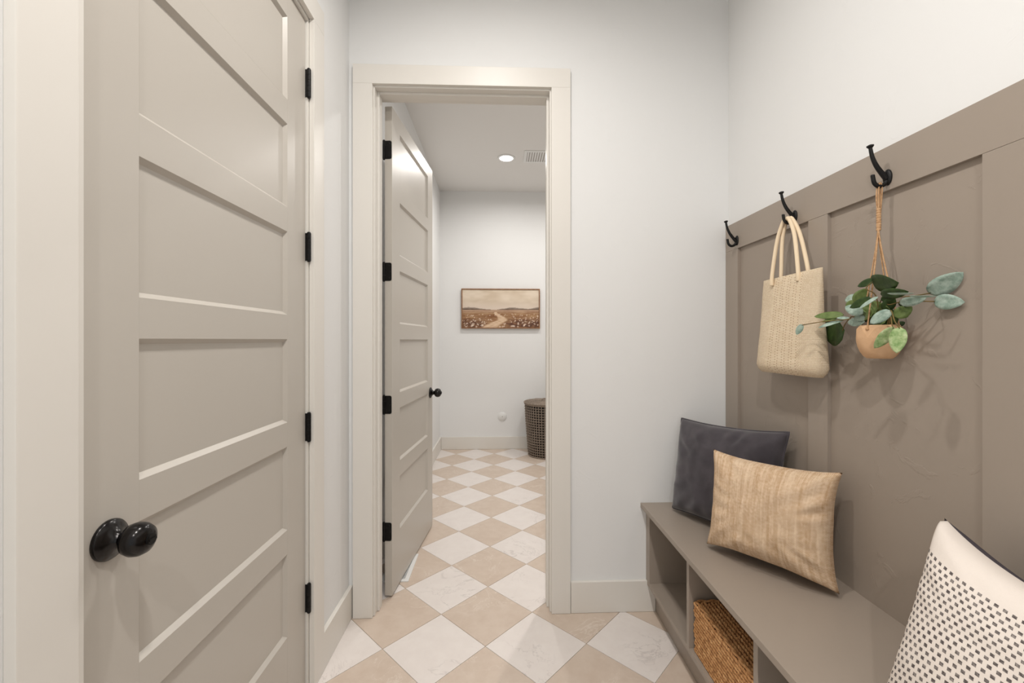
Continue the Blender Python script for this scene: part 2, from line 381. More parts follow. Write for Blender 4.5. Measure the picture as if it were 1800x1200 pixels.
# ------------------------------------------------------------------ six-panel doors
PTOP = [1.282 + 0.357 * k for k in (3, 2, 1, 0, -1, -2)]; PH = 0.276
def build_door(name, label, W, stile_a, stile_b, th, knob_z, knob_off):
    """local frame: width along +y from the hinge edge (y=0), front face x=0 looking to +x, thickness to -x"""
    d = thing(name, label, 'door', kind='structure')
    z0, z1 = 0.012, DZ; rec = 0.0145; bv = 0.0006
    def part(n, lo, hi, b=bv): return box(n, lo, hi, 'door_paint', d, b)
    part('stile', (-th, 0, z0), (0, stile_a, z1)); part('stile', (-th, W - stile_b, z0), (0, W, z1))
    edges = [z1] + [e for p in PTOP for e in (p, p - PH)] + [z0]
    for i in range(0, len(edges), 2): part('rail', (-th, stile_a, edges[i + 1]), (0, W - stile_b, edges[i]))
    for p in PTOP:      # recessed panel with its 45 degree sticking, both faces
        bm = bmesh.new(); y0, y1, za, zb = stile_a, W - stile_b, p - PH, p; ch = 0.0105; dp = 0.0108; rg_ = []
        for x, q in ((0, 0), (-dp, ch), (-th + dp, ch), (-th, 0)):
            rg_.append([bm.verts.new((x, yy, zz)) for yy, zz in ((y0 + q, za + q), (y1 - q, za + q), (y1 - q, zb - q), (y0 + q, zb - q))])
        for a, b in ((0, 1), (2, 3)):
            for k in range(4): bm.faces.new([rg_[a][k], rg_[a][(k + 1) % 4], rg_[b][(k + 1) % 4], rg_[b][k]])
        bm.faces.new(rg_[1]); bm.faces.new(rg_[2][::-1])
        for k in range(4): bm.faces.new([rg_[0][k], rg_[0][(k + 1) % 4], rg_[3][(k + 1) % 4], rg_[3][k]])
        obj('panel', bm, 'door_paint', d)
    for sx in ((1,) if name == 'door_1' else (1, -1)):
        ax = (sx, 0, 0); o = (0 if sx > 0 else -th, W - knob_off, knob_z)
        kn = lathe('knob', [(0.0115, 0.018), (0.0115, 0.028), (0.018, 0.031), (0.0265, 0.038), (0.0297, 0.048), (0.0287, 0.058), (0.024, 0.067), (0.015, 0.0725), (0.0, 0.074)], ax, o, 'bronze_black', d, 32)
        lathe('rose', [(0.0, 0.0), (0.036, 0.0), (0.036, 0.004), (0.034, 0.007), (0.026, 0.011), (0.016, 0.017), (0.0125, 0.024)], ax, o, 'bronze_black', kn, 36)
        bm = bmesh.new(); add_lathe(bm, [(0.0105, 0.0725), (0.0105, 0.0765), (0.009, 0.077), (0.0, 0.077)], ax, o, 20)
        add_box(bm, (min(o[0] + sx * 0.076, o[0] + sx * 0.079), o[1] - 0.008, o[2] - 0.002), (max(o[0] + sx * 0.076, o[0] + sx * 0.079), o[1] + 0.008, o[2] + 0.002), 0.0008)
        obj('turn_button', bm, 'black_metal', kn)
        lathe('screw', [(0.0, 0.0095), (0.003, 0.0095), (0.003, 0.0125), (0.0, 0.0125)], ax, (o[0], o[1] - 0.018, o[2] - 0.016), 'black_metal', kn, 12)
    return d
HZ = [2.211, 1.617, 0.963, 0.342]
# closed left door: hinges on the far side, so its local y runs towards the camera
d1 = build_door('door_1', 'closed greige six-panel door with black knob on the left', DY1 - DY0, 0.128, 0.114, 0.036, 0.92, 0.050)
d1.location = (DX, DY1, 0); d1.scale = (1, -1, 1)
for hz in HZ:
    bm = bmesh.new(); hy, hx = -0.003, 0.012      # local y is mirrored: minus is away from the camera
    for a, b in ((-0.050, -0.031), (-0.030, -0.011), (-0.010, 0.010), (0.011, 0.030), (0.031, 0.050)):
        add_lathe(bm, [(0.0, a), (0.0072, a), (0.0072, b), (0.0, b)], (0, 0, 1), (hx, hy, hz), 16)
    add_lathe(bm, [(0.0, -0.054), (0.005, -0.054), (0.0062, -0.050), (0.0062, 0.050), (0.005, 0.054), (0.0, 0.054)], (0, 0, 1), (hx, hy, hz), 14)
    add_box(bm, (-0.004, hy - 0.0025, hz - 0.050), (hx, hy + 0.0025, hz + 0.050))
    obj('hinge', bm, 'black_metal', d1)
# open door of the laundry
PX, PY = OX0 - 0.002, YB2 + 0.006
d2 = build_door('door_2', 'open greige six-panel door swung into the laundry', 0.80, 0.118, 0.118, 0.036, 0.925, 0.058)
OPEN = math.radians(5.2)
d2.location = (PX + 0.047, PY + 0.006, 0); d2.rotation_euler = (0, 0, -OPEN)
for hz in [2.221, 1.617, 0.958, 0.329]:
    bm = bmesh.new(); add_box(bm, (-0.034, -0.0022, hz - 0.045), (-0.002, 0.0, hz + 0.045))
    es = [e for e in bm.edges if abs(e.verts[0].co.z - e.verts[1].co.z) < 1e-6 and abs(e.verts[0].co.x - e.verts[1].co.x) < 1e-6 and e.verts[0].co.x > -0.01]
    bmesh.ops.bevel(bm, geom=es, offset=0.009, segments=5, affect='EDGES', profile=0.5)
    for a, b in ((-0.045, -0.018), (-0.017, 0.017), (0.018, 0.045)): add_lathe(bm, [(0, a), (0.0066, a), (0.0066, b), (0, b)], (0, 0, 1), (-0.0405, -0.001, hz), 14)
    add_lathe(bm, [(0, -0.049), (0.005, -0.049), (0.005, 0.049), (0, 0.049)], (0, 0, 1), (-0.0405, -0.001, hz), 12)
    hg = obj('hinge', bm, 'black_metal', d2)
    for sz, sxx in ((0.030, -0.014), (0.0, -0.008), (-0.030, -0.014)):
        lathe('screw', [(0, 0.0), (0.0034, 0.0), (0.0034, 0.003), (0, 0.003)], (0, -1, 0), (sxx, -0.0005, hz + sz), 'hook_iron', hg, 10)

# ------------------------------------------------------------------ taupe board-and-batten panelling on the right wall
pan = thing('trim_3', 'taupe board-and-batten panelling with cap rail above the bench', 'wall panelling', (XR, 1.0, 0), kind='structure')
BF = XR - 0.015; CT, CB, BT = 1.818, 1.696, 0.508
child_box('cap_rail', (BF, -0.75, CB), (XR, YB - 0.001, CT), 'taupe_paint', pan, 0.001)
bat = [(1.872, YB - 0.001), (1.349, 1.436), (0.817, 0.904), (0.285, 0.372), (-0.247, -0.16), (-0.75, -0.66)]
for a, b in bat: child_box('batten', (BF, a, BT), (XR, b, CB - 0.0006), 'taupe_paint', pan, 0.001)
for (a, b), (c, e) in zip(bat, bat[1:]): child_box('panel', (XR - 0.002, e, BT), (XR, a, CB), 'taupe_wall', pan)

# ------------------------------------------------------------------ bench
bench = thing('storage_bench', 'long taupe built-in bench with open cubbies under the hooks', 'bench', (0.88, 1.0, 0))
BY0 = -0.62; fx = 0.695; st = 0.148
child_box('seat_top', (0.668, BY0, BT - 0.02), (XR - 0.001, YB - 0.001, BT), 'taupe_paint', bench, 0.0015)
child_box('end_panel', (fx, YB - 0.045, 0.128), (XR - 0.016, YB - 0.001, BT - 0.02), 'taupe_paint', bench, 0.001)
child_box('end_panel', (fx, BY0, 0.128), (XR - 0.016, BY0 + 0.02, BT - 0.02), 'taupe_paint', bench, 0.001)
for k in range(5):
    yc = 1.531 - 0.412 * k; child_box('divider', (fx, yc - 0.010, st), (XR - 0.016, yc + 0.010, BT - 0.02), 'taupe_paint', bench, 0.001)
child_box('shelf', (fx, BY0 + 0.02, st - 0.02), (XR - 0.016, YB - 0.045, st), 'taupe_paint', bench, 0.001)
child_box('back_panel', (XR - 0.016, BY0, 0.0), (XR - 0.001, YB - 0.001, BT - 0.02), 'taupe_paint', bench)
child_box('toe_kick', (0.736, BY0, 0.001), (0.756, YB - 0.001, st - 0.02), 'taupe_paint', bench)

# ------------------------------------------------------------------ hooks
def make_hook(y, label):
    z = 1.731; h = thing('coat_hook', label, 'coat hook', (BF, y, z), 'coat hooks on the cap rail')
    lathe('back_plate', [(0, 0), (0.0165, 0), (0.0165, 0.003), (0.013, 0.006), (0.0, 0.007)], (-1, 0, 0), (0, 0, 0), 'hook_iron', h, 24, 1.0).scale = (1, 0.8, 1.35)
    up = smooth_path([(-0.004, 0, -0.004), (-0.017, 0, 0.010), (-0.034, 0, 0.032), (-0.046, 0, 0.058), (-0.052, 0, 0.086)], 5)
    n = len(up); tube('upper_prong', up, [0.0075 - 0.0033 * i / (n - 1) for i in range(n)], 'hook_iron', h, 10)
    lathe('knob_tip', [(0, -0.002), (0.005, -0.002), (0.0085, 0.002), (0.0085, 0.005), (0.004, 0.007), (0, 0.007)], (-0.15, 0, 1), (-0.051, 0, 0.083), 'hook_iron', h, 16)
    lo = smooth_path([(-0.004, 0, -0.010), (-0.012, 0, -0.020), (-0.026, 0, -0.025), (-0.039, 0, -0.017), (-0.044, 0, 0.001), (-0.044, 0, 0.006)], 5)
    n = len(lo); tube('lower_prong', lo, [0.0058 - 0.0008 * i / (n - 1) for i in range(n)], 'hook_iron', h, 10)
    for sz in (0.012, -0.012): lathe('screw', [(0, 0), (0.003, 0), (0.002, 0.002), (0, 0.0022)], (-1, 0, 0), (-0.006, 0, sz), 'black_metal', h, 10)
    return h
make_hook(1.877, 'empty black coat hook nearest the back wall corner')
make_hook(1.501, 'black coat hook holding the straw tote bag')
make_hook(1.132, 'black coat hook holding the hanging plant')

# ------------------------------------------------------------------ straw tote bag
bag = thing('tote_bag', 'cream woven straw tote bag hanging on a coat hook', 'bag', (1.03, 1.46, 1.158))
def bag_mesh():
    bm = bmesh.new(); uvl = bm.loops.layers.uv.new('UVMap'); N, Mh = 40, 24; H = 0.352; rings = []
    for j in range(Mh + 1):
        t = j / Mh; z = H * t
        hw = 0.153 + 0.012 * (1 - t) ** 2 - 0.004 * math.sin(PI * t)
        hd_ = 0.006 + 0.034 * (1 - t) ** 0.8
        rb = min(1.0, (t * H / 0.035)) ; kx = 1 - 0.10 * (1 - rb) ** 2; kd = 1 - 0.55 * (1 - rb) ** 2
        ring = []
        for i in range(N):
            a = 2 * PI * i / N; ca, sa = math.cos(a), math.sin(a)
            y = math.copysign(abs(ca) ** 0.35, ca) * hw * kx; x = math.copysign(abs(sa) ** 0.6, sa) * hd_ * kd
            x += 0.003 * noise.noise(Vector((y * 14, z * 12, 3))) + (0.004 * math.sin(y * 16) * t)
            ring.append(bm.verts.new((x, y - 0.004 * t, z + 0.004 * (noise.noise(Vector((y * 9, 0, 1)))) * (t > 0.99))))
        rings.append(ring)
    fs = []
    for j in range(Mh):
        for i in range(N): fs.append((bm.faces.new([rings[j][i], rings[j][(i + 1) % N], rings[j + 1][(i + 1) % N], rings[j + 1][i]]), i, j))
    bf = bm.faces.new(rings[0][::-1])
    for f, i, j in fs:
        for lp, (di, dj) in zip(f.loops, ((0, 0), (1, 0), (1, 1), (0, 1))): lp[uvl].uv = ((i + di) / N * 2.0, (j + dj) / Mh)
    for lp in bf.loops: lp[uvl].uv = (lp.vert.co.y * 3, lp.vert.co.x * 3)
    # inner lining a little inside, so the mouth has thickness
    return bm
o = obj('bag_body', bag_mesh(), 'straw', bag, True)
sol = o.modifiers.new('thick', 'SOLIDIFY'); sol.thickness = 0.003; sol.offset = -1
bz = 1.158; hk = Vector((BF - 0.027, 1.501, 1.731 - 0.018))
def handle(a, b, dx, dz):
    A = atX(*a, 1.03 + dx) - Vector(bag.location); B = atX(*b, 1.03 + dx) - Vector(bag.location); A.z -= 0.03; B.z -= 0.03
    top = hk - Vector(bag.location) + Vector((dx * 0.5, 0, dz))
    a1 = A.lerp(top, 0.62) + Vector((0, 0.020, 0.018)); b1 = B.lerp(top, 0.62) + Vector((0, -0.020, 0.018))
    t1_ = top + Vector((0, 0.016, -0.005)); t2_ = top + Vector((0, -0.016, -0.005))
    tube('handle', smooth_path([A, A + Vector((0, -0.001, 0.04)), a1, t1_, top, t2_, b1, B + Vector((0, 0.001, 0.04)), B], 6), 0.0068, 'straw_rope', bag, 10)
handle((1357, 488), (1403, 478), -0.012, 0.0075)
handle((1373, 483), (1420, 474), 0.010, 0.0085)

# ------------------------------------------------------------------ hanging plant
pc = Vector((1.043, 1.119, 1.229)); plant = thing('hanging_plant', 'leafy plant in a terracotta pot hanging by jute cords', 'plant', pc)
W = lambda p: Vector(p) - pc
def pot_mesh():
    bm = bmesh.new(); SEG = 20; PHt = 0.091; KP = 0.69
    prof = [(0.0, 0.0), (0.040, 0.0), (0.050, 0.006), (0.061, 0.018), (0.069, 0.034), (0.073, 0.050), (0.0735, 0.060)]
    rings = []
    for r, h in [(a * KP, b * 0.95) for a, b in prof[1:]]: rings.append([bm.verts.new((r * math.cos(2 * PI * k / SEG), r * math.sin(2 * PI * k / SEG), h)) for k in range(SEG)])
    bm.faces.new(rings[0][::-1])
    smooth = []
    for p, q in zip(rings, rings[1:]):
        for k in range(SEG): smooth.append(bm.faces.new([p[k], p[(k + 1) % SEG], q[(k + 1) % SEG], q[k]]))
    # folded triangular facets between belly and rim
    N = 10; low = rings[-1]
    topv = [bm.verts.new((0.0635 * KP * math.cos(2 * PI * (k + 0.5) / N), 0.0635 * KP * math.sin(2 * PI * (k + 0.5) / N), PHt)) for k in range(N)]
    midv = [bm.verts.new((0.0715 * KP * math.cos(2 * PI * k / N), 0.0715 * KP * math.sin(2 * PI * k / N), PHt - 0.010)) for k in range(N)]
    for k in range(N):
        a, b, c = low[2 * k], low[2 * k + 1], low[(2 * k + 2) % SEG]; kn = (k + 1) % N
        bm.faces.new([a, b, midv[k]]); bm.faces.new([b, c, midv[kn]]); bm.faces.new([b, midv[kn], topv[k]]); bm.faces.new([b, topv[k], midv[k]])
        bm.faces.new([midv[k], topv[k], topv[k - 1]])
    inn = [bm.verts.new((v.co.x * 0.9, v.co.y * 0.9, PHt)) for v in topv]; bot = [bm.verts.new((v.co.x * 0.9, v.co.y * 0.9, PHt - 0.03)) for v in topv]
    for k in range(N):
        kn = (k + 1) % N; bm.faces.new([topv[k], topv[kn], inn[kn], inn[k]]); bm.faces.new([inn[k], inn[kn], bot[kn], bot[k]])
    for f in smooth: f.smooth = True
    return bm
obj('pot', pot_mesh(), 'terracotta', plant)
lathe('soil', [(0.0, 0.074), (0.038, 0.074), (0.038, 0.066), (0.0, 0.066)], (0, 0, 1), (0, 0, 0), 'soil', plant, 20)
# jute hanger
hook3 = Vector((BF - 0.027, 1.132, 1.731 - 0.025))
knot0 = atX(1544, 376, 1.052); knot1 = atX(1544, 414, 1.050)
bm = bmesh.new()
for dy in (-0.003, 0.003):
    add_tube(bm, smooth_path([W(knot0) + Vector((0, dy * 0.6, 0)), W(hook3) + Vector((-0.004, dy, -0.03)), W(hook3) + Vector((0, dy, 0.008)), W(hook3) + Vector((0.007, dy, -0.008)), W(knot0) + Vector((0.004, dy * 0.6, 0))], 5), 0.0018, 6)
for ang in (0.25, 1.85, 3.4, 5.0):
    rim = Vector((0.044 * math.cos(ang), 0.044 * math.sin(ang), 0.088)); k1 = W(knot1); a = Vector((math.cos(ang), math.sin(ang), 0)) * 0.004
    mid = k1.lerp(rim, 0.5)
    pts = smooth_path([W(knot0) + a * 0.4, k1 + a * 0.5, mid, rim + Vector((0, 0, 0.01)), rim * 1.05 + Vector((0, 0, -0.012))], 5)
    add_tube(bm, pts, 0.0019, 6)
    add_lathe(bm, [(0, -0.004), (0.004, -0.003), (0.0045, 0.0), (0.004, 0.003), (0, 0.004)], (0, 0, 1), rim * 1.05 + Vector((0, 0, -0.012)), 8)
cord = obj('cord_hanger', bm, 'jute', plant, True)
bm = bmesh.new()
for i in range(9):
    zz = i * 0.0068; add_lathe(bm, [(0.0045, -0.0036), (0.0062, 0.0), (0.0045, 0.0036)], (0.05 * (-1) ** i, 0.05, 1), W(knot0) + Vector((0.001, 0, 0.012 - zz)), 10)
obj('knot_wrap', bm, 'jute', cord, True)
# leaves: (u, v) of base and tip on the photograph and their distance from the left, width as a share of the length, sideways roll
def P6(x, y): return (1470 + x / 6.316, 460 + y / 6.316)
def P8(x, y): return (1380 + x / 8.571, 500 + y / 8.571)
def leaf(base, tip, xb, xt, wr, mname, roll=0.0, cup=0.12, droop=0.05):
    xb, xt = 1.043 + (xb - 1.018) * 0.95, 1.043 + (xt - 1.018) * 0.95; A = atX(*base, xb); B = atX(*tip, xt); A, B = A - (B - A) * 0.05, B + (B - A) * 0.05; L = (B - A).length; d = (B - A).normalized()
    view = (Vector((0, 0, EYE)) - A).normalized(); side = d.cross(view).normalized(); nrm = side.cross(d).normalized()
    if roll:
        R = Matrix.Rotation(roll, 3, d); side = R @ side; nrm = R @ nrm
    bm = bmesh.new(); NL, NW = 10, 4; g = []
    for i in range(NL + 1):
        t = i / NL; w = 1.25 * wr * L * 0.5 * (math.sin(PI * t ** 0.85) ** 0.62 if 0 < t < 1 else 0.0) * (1.0 - 0.15 * t) + 0.0003
        row = []
        for j in range(NW + 1):
            s = (j / NW) * 2 - 1
            p = A + d * (L * t) + side * (w * s) + nrm * (cup * w * (abs(s) ** 1.5) - droop * L * (t - 0.5) ** 2 * 2 + 0.05 * w * math.sin(9 * t + s))
            row.append(bm.verts.new(p - pc))
        g.append(row)
    for i in range(NL):
        for j in range(NW): bm.faces.new([g[i][j], g[i + 1][j], g[i + 1][j + 1], g[i][j + 1]])
    o = obj('leaf', bm, mname, plant, True)
    so = o.modifiers.new('thick', 'SOLIDIFY'); so.thickness = 0.0006
    return o
LV = [
 (P6(1040, 348), P6(1392, 130), 1.045, 1.060, 0.50, 'leaf_pale', 0.2), (P6(1092, 440), P6(1408, 448), 1.050, 1.062, 0.52, 'leaf_pale', 0.1),
 (P6(400, 232), P6(668, 236), 0.985, 0.960, 0.42, 'leaf_dark', 0.5), (P6(412, 205), P6(240, 268), 0.985, 0.975, 0.42, 'leaf_dark', 0.6),
 (P6(497, 362), P6(782, 335), 0.97, 0.965, 0.30, 'leaf_dark', 0.3), (P6(575, 356), P6(845, 352), 0.95, 0.955, 0.10, 'leaf_pale', 0.9),
 (P6(825, 382), P6(1102, 384), 0.975, 1.01, 0.12, 'leaf_pale', 0.9), (P6(712, 462), P6(990, 398), 1.00, 1.02, 0.40, 'leaf_pale', 0.3),
 (P6(700, 480), P6(850, 420), 1.01, 1.02, 0.55, 'leaf_dark', 0.2), (P6(650, 600), P6(838, 505), 1.00, 1.03, 0.62, 'leaf_green', 0.2),
 (P6(640, 545), P6(790, 610), 1.03, 1.05, 0.6, 'leaf_green', 0.1), (P6(598, 548), P6(382, 678), 0.955, 0.935, 0.44, 'leaf_pale', 0.2),
 (P6(702, 735), P6(668, 1002), 0.940, 0.930, 0.46, 'leaf_light', 0.3), (P6(632, 735), P6(432, 952), 0.940, 0.925, 0.36, 'leaf_light', -0.3),
 (P6(215, 455), P6(338, 305), 1.00, 1.02, 0.66, 'leaf_green', 0.3), (P6(385, 408), P6(155, 505), 0.96, 0.945, 0.34, 'leaf_dark', 0.5),
 (P6(450, 392), P6(255, 515), 0.955, 0.94, 0.20, 'leaf_pale', 0.8), (P6(230, 412), P6(98, 412), 1.01, 1.02, 0.42, 'leaf_pale', 0.3),
 (P6(215, 460), P6(104, 482), 1.00, 1.00, 0.50, 'leaf_green', 0.2), (P6(285, 570), P6(104, 498), 0.97, 0.96, 0.46, 'leaf_pale', 0.1),
 (P6(400, 560), P6(205, 600), 0.98, 0.99, 0.42, 'leaf_green', 0.3), (P6(300, 665), P6(128, 668), 0.98, 0.99, 0.32, 'leaf_pale', 0.3),
 (P6(320, 630), P6(195, 618), 0.98, 0.98, 0.34, 'leaf_pale', 0.2), (P6(505, 500), P6(650, 405), 1.00, 1.02, 0.42, 'leaf_green', -0.3),
 (P6(455, 560), P6(340, 440), 1.01, 1.01, 0.55, 'leaf_green', 0.2), (P6(470, 620), P6(420, 440), 1.02, 1.03, 0.6, 'leaf_green', -0.2),
 (P6(400, 640), P6(300, 560), 1.03, 1.04, 0.7, 'leaf_dark', 0.1), (P6(505, 560), P6(575, 440), 1.03, 1.04, 0.6, 'leaf_green', 0.2),
 (P6(500, 420), P6(660, 390), 0.99, 1.0, 0.45, 'leaf_dark', 0.2), (P6(560, 670), P6(520, 560), 1.03, 1.04, 0.6, 'leaf_dark', 0.1),
 (P6(690, 700), P6(760, 670), 1.04, 1.05, 0.7, 'leaf_dark', 0.1),
 (P8(860, 452), P8(452, 476), 0.99, 0.955, 0.26, 'leaf_green', 0.5), (P8(965, 508), P8(785, 498), 0.97, 0.96, 0.24, 'leaf_pale', 0.6),
 (P8(865, 530), P8(508, 642), 0.965, 0.945, 0.16, 'leaf_pale', 0.8), (P8(868, 690), P8(598, 735), 1.01, 1.03, 0.72, 'leaf_dark', 0.1),
 (P8(650, 640), P8(530, 770), 1.05, 1.05, 0.6, 'leaf_dark', 0.2), (P8(258, 606), P8(174, 748), 0.93, 0.925, 0.42, 'leaf_pale', 0.3), (P8(760, 500), P8(560, 560), 0.98, 0.96, 0.3, 'leaf_green', 0.9),
]
fill = random.Random(11)
for _ in range(14):     # inner foliage over the soil
    a = fill.uniform(0, 2 * PI); x0 = fill.uniform(360, 640); y0 = fill.uniform(520, 690); ln = fill.uniform(90, 170)
    LV.append((P6(x0, y0), P6(x0 + ln * math.cos(a) * 0.9, y0 - ln * (0.35 + 0.65 * abs(math.sin(a)))), fill.uniform(0.99, 1.03), fill.uniform(0.99, 1.05), fill.uniform(0.45, 0.65), fill.choice(['leaf_green', 'leaf_green', 'leaf_dark', 'leaf_pale']), fill.uniform(-0.5, 0.5)))
for L_ in LV: leaf(*L_)
ST = [([P6(560, 690), P6(470, 640), P6(180, 610), P8(950, 522), P8(560, 560), P8(250, 612)], [1.01, 1.0, 0.98, 0.965, 0.95, 0.93]),
      ([P6(480, 690), P6(520, 480), P6(600, 475), P6(760, 440), P6(1092, 440)], [1.01, 1.0, 1.0, 1.01, 1.05]),
      ([P6(500, 690), P6(500, 420), P6(820, 385), P6(1040, 348)], [1.02, 1.0, 0.99, 1.045]),
      ([P6(490, 690), P6(440, 380), P6(330, 300), P6(405, 220)], [1.01, 0.99, 0.975, 0.985]),
      ([P6(570, 690), P6(605, 540), P6(650, 660), P6(702, 735)], [1.0, 0.955, 0.945, 0.94]), ([P6(590, 690), P6(605, 600), P6(618, 690), P6(632, 735)], [1.0, 0.96, 0.945, 0.94]),
      ([P6(480, 690), P6(380, 560), P6(230, 470)], [1.02, 1.0, 1.0]), ([P6(520, 690), P6(590, 620), P6(650, 590)], [1.02, 1.02, 1.01]), ([P8(960, 520), P8(900, 600), P8(868, 690)], [0.97, 0.99, 1.01])]
for pts, xs in ST: tube('stem', smooth_path([atX(p[0], p[1], 1.043 + (x - 1.018) * 0.95) - pc for p, x in zip(pts, xs)], 5), 0.0014, 'stem_brown', plant, 6)

# ------------------------------------------------------------------ cushions
def pillow(name, label, corners, thick, mats, pull=0.07, sag=(0, 0), seed=0, piping=None, wr=0.006, ex=0.46, back=1.0, group='cushions on the bench'):
    BL, BR, TR, TL = [Vector(c) for c in corners]; cen = (BL + BR + TR + TL) / 4
    o_ = thing(name, label, 'cushion', (cen.x, cen.y, BT), group); org = Vector(o_.location)
    ux = ((BR - BL) + (TR - TL)).normalized(); uy = ((TL - BL) + (TR - BR)).normalized(); nrm = ux.cross(uy).normalized()
    if nrm.x > 0: nrm = -nrm
    N = 44; bm = bmesh.new(); uvl = bm.loops.layers.uv.new('UVMap')
    def P(s, t):
        a = s * (1 - pull * (1 - abs(t) ** 3.0)); b = t * (1 - pull * (1 - abs(s) ** 3.0))
        cc = abs(s * t) ** 7; a *= 1 - 0.02 * cc; b *= 1 - 0.02 * cc
        if t > 0: b -= sag[0] * (1 - s * s) * t
        u_, v_ = (a + 1) / 2, (b + 1) / 2
        return (BL * (1 - u_) + BR * u_) * (1 - v_) + (TL * (1 - u_) + TR * u_) * v_
    def grid(side):
        g = []
        for j in range(N + 1):
            row = []
            for i in range(N + 1):
                s = -1 + 2 * i / N; t = -1 + 2 * j / N
                s = math.copysign(abs(s) ** 0.85, s); t = math.copysign(abs(t) ** 0.85, t)
                e = max(0.0, (1 - abs(s) ** 3.2)) * max(0.0, (1 - abs(t) ** 3.2)); h = thick * 0.5 * e ** ex * (back if side < 0 else 1.0)
                p = P(s, t)
                q = Vector((s * 2.2 + seed, t * 2.2, side * 3.0)); wv = noise.noise(q) * 0.6 + noise.noise(q * 2.3) * 0.4
                cr = max(abs(s), abs(t)); edge = max(0, cr - 0.45) / 0.55
                ang = math.atan2(t, s); fold = math.sin(ang * 17 + seed * 3 + 2 * noise.noise(q * 1.5)) * edge * (1 - cr ** 6) * (0.5 + noise.noise(q * 1.1 + Vector((5, 0, 0))))
                h += (wr * wv * e ** 0.4 + wr * 1.3 * fold * e ** 0.3)
                on = (i in (0, N) or j in (0, N))
                row.append((p + nrm * (side * (0 if on else max(h, 0.001))) - org, s, t))
            g.append(row)
        return g
    vm = {}
    for side in (1, -1):
        g = grid(side); vv = [[None] * (N + 1) for _ in range(N + 1)]
        for j in range(N + 1):
            for i in range(N + 1):
                on = (i in (0, N) or j in (0, N))
                if on and (i, j) in vm: vv[j][i] = vm[(i, j)]
                else:
                    vv[j][i] = bm.verts.new(g[j][i][0])
                    if on: vm[(i, j)] = vv[j][i]
        for j in range(N):
            for i in range(N):
                idx = [(i, j), (i + 1, j), (i + 1, j + 1), (i, j + 1)]
                f = bm.faces.new([vv[b][a] for a, b in idx]); f.material_index = 0 if (side == 1 or len(mats) == 1) else 1; f.smooth = True
                for lp, (a, b) in zip(f.loops, idx): lp[uvl].uv = ((g[b][a][1] + 1) / 2, (g[b][a][2] + 1) / 2)
    # keep the cushion above the seat
    for v in bm.verts:
        if v.co.z < 0.0012: v.co.z = 0.0012
    body = obj('cushion_cover', bm, list(mats), o_, True)
    if piping:
        ring = [(i, 0) for i in range(N)] + [(N, j) for j in range(N)] + [(i, N) for i in range(N, 0, -1)] + [(0, j) for j in range(N, 0, -1)]
        g = grid(1); pts = [g[j][i][0] for i, j in ring]; pts = [Vector((p.x, p.y, max(p.z, 0.005))) for p in pts]; pts.append(pts[0])
        tube('piping', pts, 0.0038, piping, o_, 8)
    return o_
Z0 = BT + 0.012
pTL, pTR, pBL = atY(1197, 733, 1.945), atX(1390, 758, 1.060), atZ(1181, 893, Z0)
pBR = pBL + Vector((0.215, -0.375, 0))
pillow('throw_cushion', 'charcoal velvet cushion with piping leaning in the corner of the bench', (pBL, pBR, pTR, pTL), 0.145, ['velvet_charcoal'], 0.06, (0.03, 0), 1, 'velvet_charcoal', 0.013)
pillow('throw_cushion', 'beige woven linen cushion standing in the middle of the bench', (atZ(1240, 956, Z0), atZ(1479, 1048, Z0), atX(1484, 829, 1.052), atY(1252, 787, 1.585)), 0.16, ['linen_beige'], 0.115, (0.0, 0), 4, None, 0.012)
wTL = atX(1658, 905, 0.995); wBL = atZ(1556, 1225, Z0)
pillow('throw_cushion', 'cream cushion with rows of dark dashes nearest the camera', (wBL, wBL + Vector((0.06, -0.44, 0.0)), wTL + Vector((0.0, -0.42, -0.06)), wTL), 0.19, ['dashed_cream', 'charcoal_knit'], 0.10, (0.13, 0), 9, None, 0.004, 0.36, 1.5)

# ------------------------------------------------------------------ hyacinth basket in the second cubby
BX0, BX1, B0, B1, BZ0, BZ1 = 0.710, 1.045, 1.142, 1.508, st, 0.336
bk = thing('wicker_basket', 'brown woven water hyacinth basket in the bench cubby', 'basket', ((BX0 + BX1) / 2, (B0 + B1) / 2, BZ0)); bo = Vector(bk.location)
th = 0.014
bm = bmesh.new()
for lo, hi in (((BX0 + 0.004, B0 + 0.004, BZ0 + 0.001), (BX0 + th, B1 - 0.004, BZ1 - 0.008)), ((BX1 - th, B0 + 0.004, BZ0 + 0.001), (BX1 - 0.004, B1 - 0.004, BZ1 - 0.008)),
               ((BX0 + 0.004, B0 + 0.004, BZ0 + 0.001), (BX1 - 0.004, B0 + th, BZ1 - 0.008)), ((BX0 + 0.004, B1 - th, BZ0 + 0.001), (BX1 - 0.004, B1 - 0.004, BZ1 - 0.008)), ((BX0 + 0.004, B0 + 0.004, BZ0 + 0.001), (BX1 - 0.004, B1 - 0.004, BZ0 + 0.012))):
    add_box(bm, [a - b for a, b in zip(lo, bo)], [a - b for a, b in zip(hi, bo)])
obj('basket_wall', bm, 'basket_core', bk)
bm = bmesh.new(); rs = random.Random(3)
def strand(c, along, up, out, ln, r):
    """one short slanted plait of a two-strand twist"""
    tilt = rs.uniform(0.28, 0.5); d = (along * math.cos(tilt) + up * math.sin(tilt)).normalized()
    pts = []; rr = []
    for q in (-1, -0.55, 0, 0.55, 1): pts.append(c + d * (ln * 0.5 * q) + out * (0.0042 * (1 - q * q))); rr.append(r * (0.45 + 0.55 * (1 - q * q) ** 0.5) if abs(q) < 1 else r * 0.3)
    add_tube(bm, pts, rr, 6, 1.0)
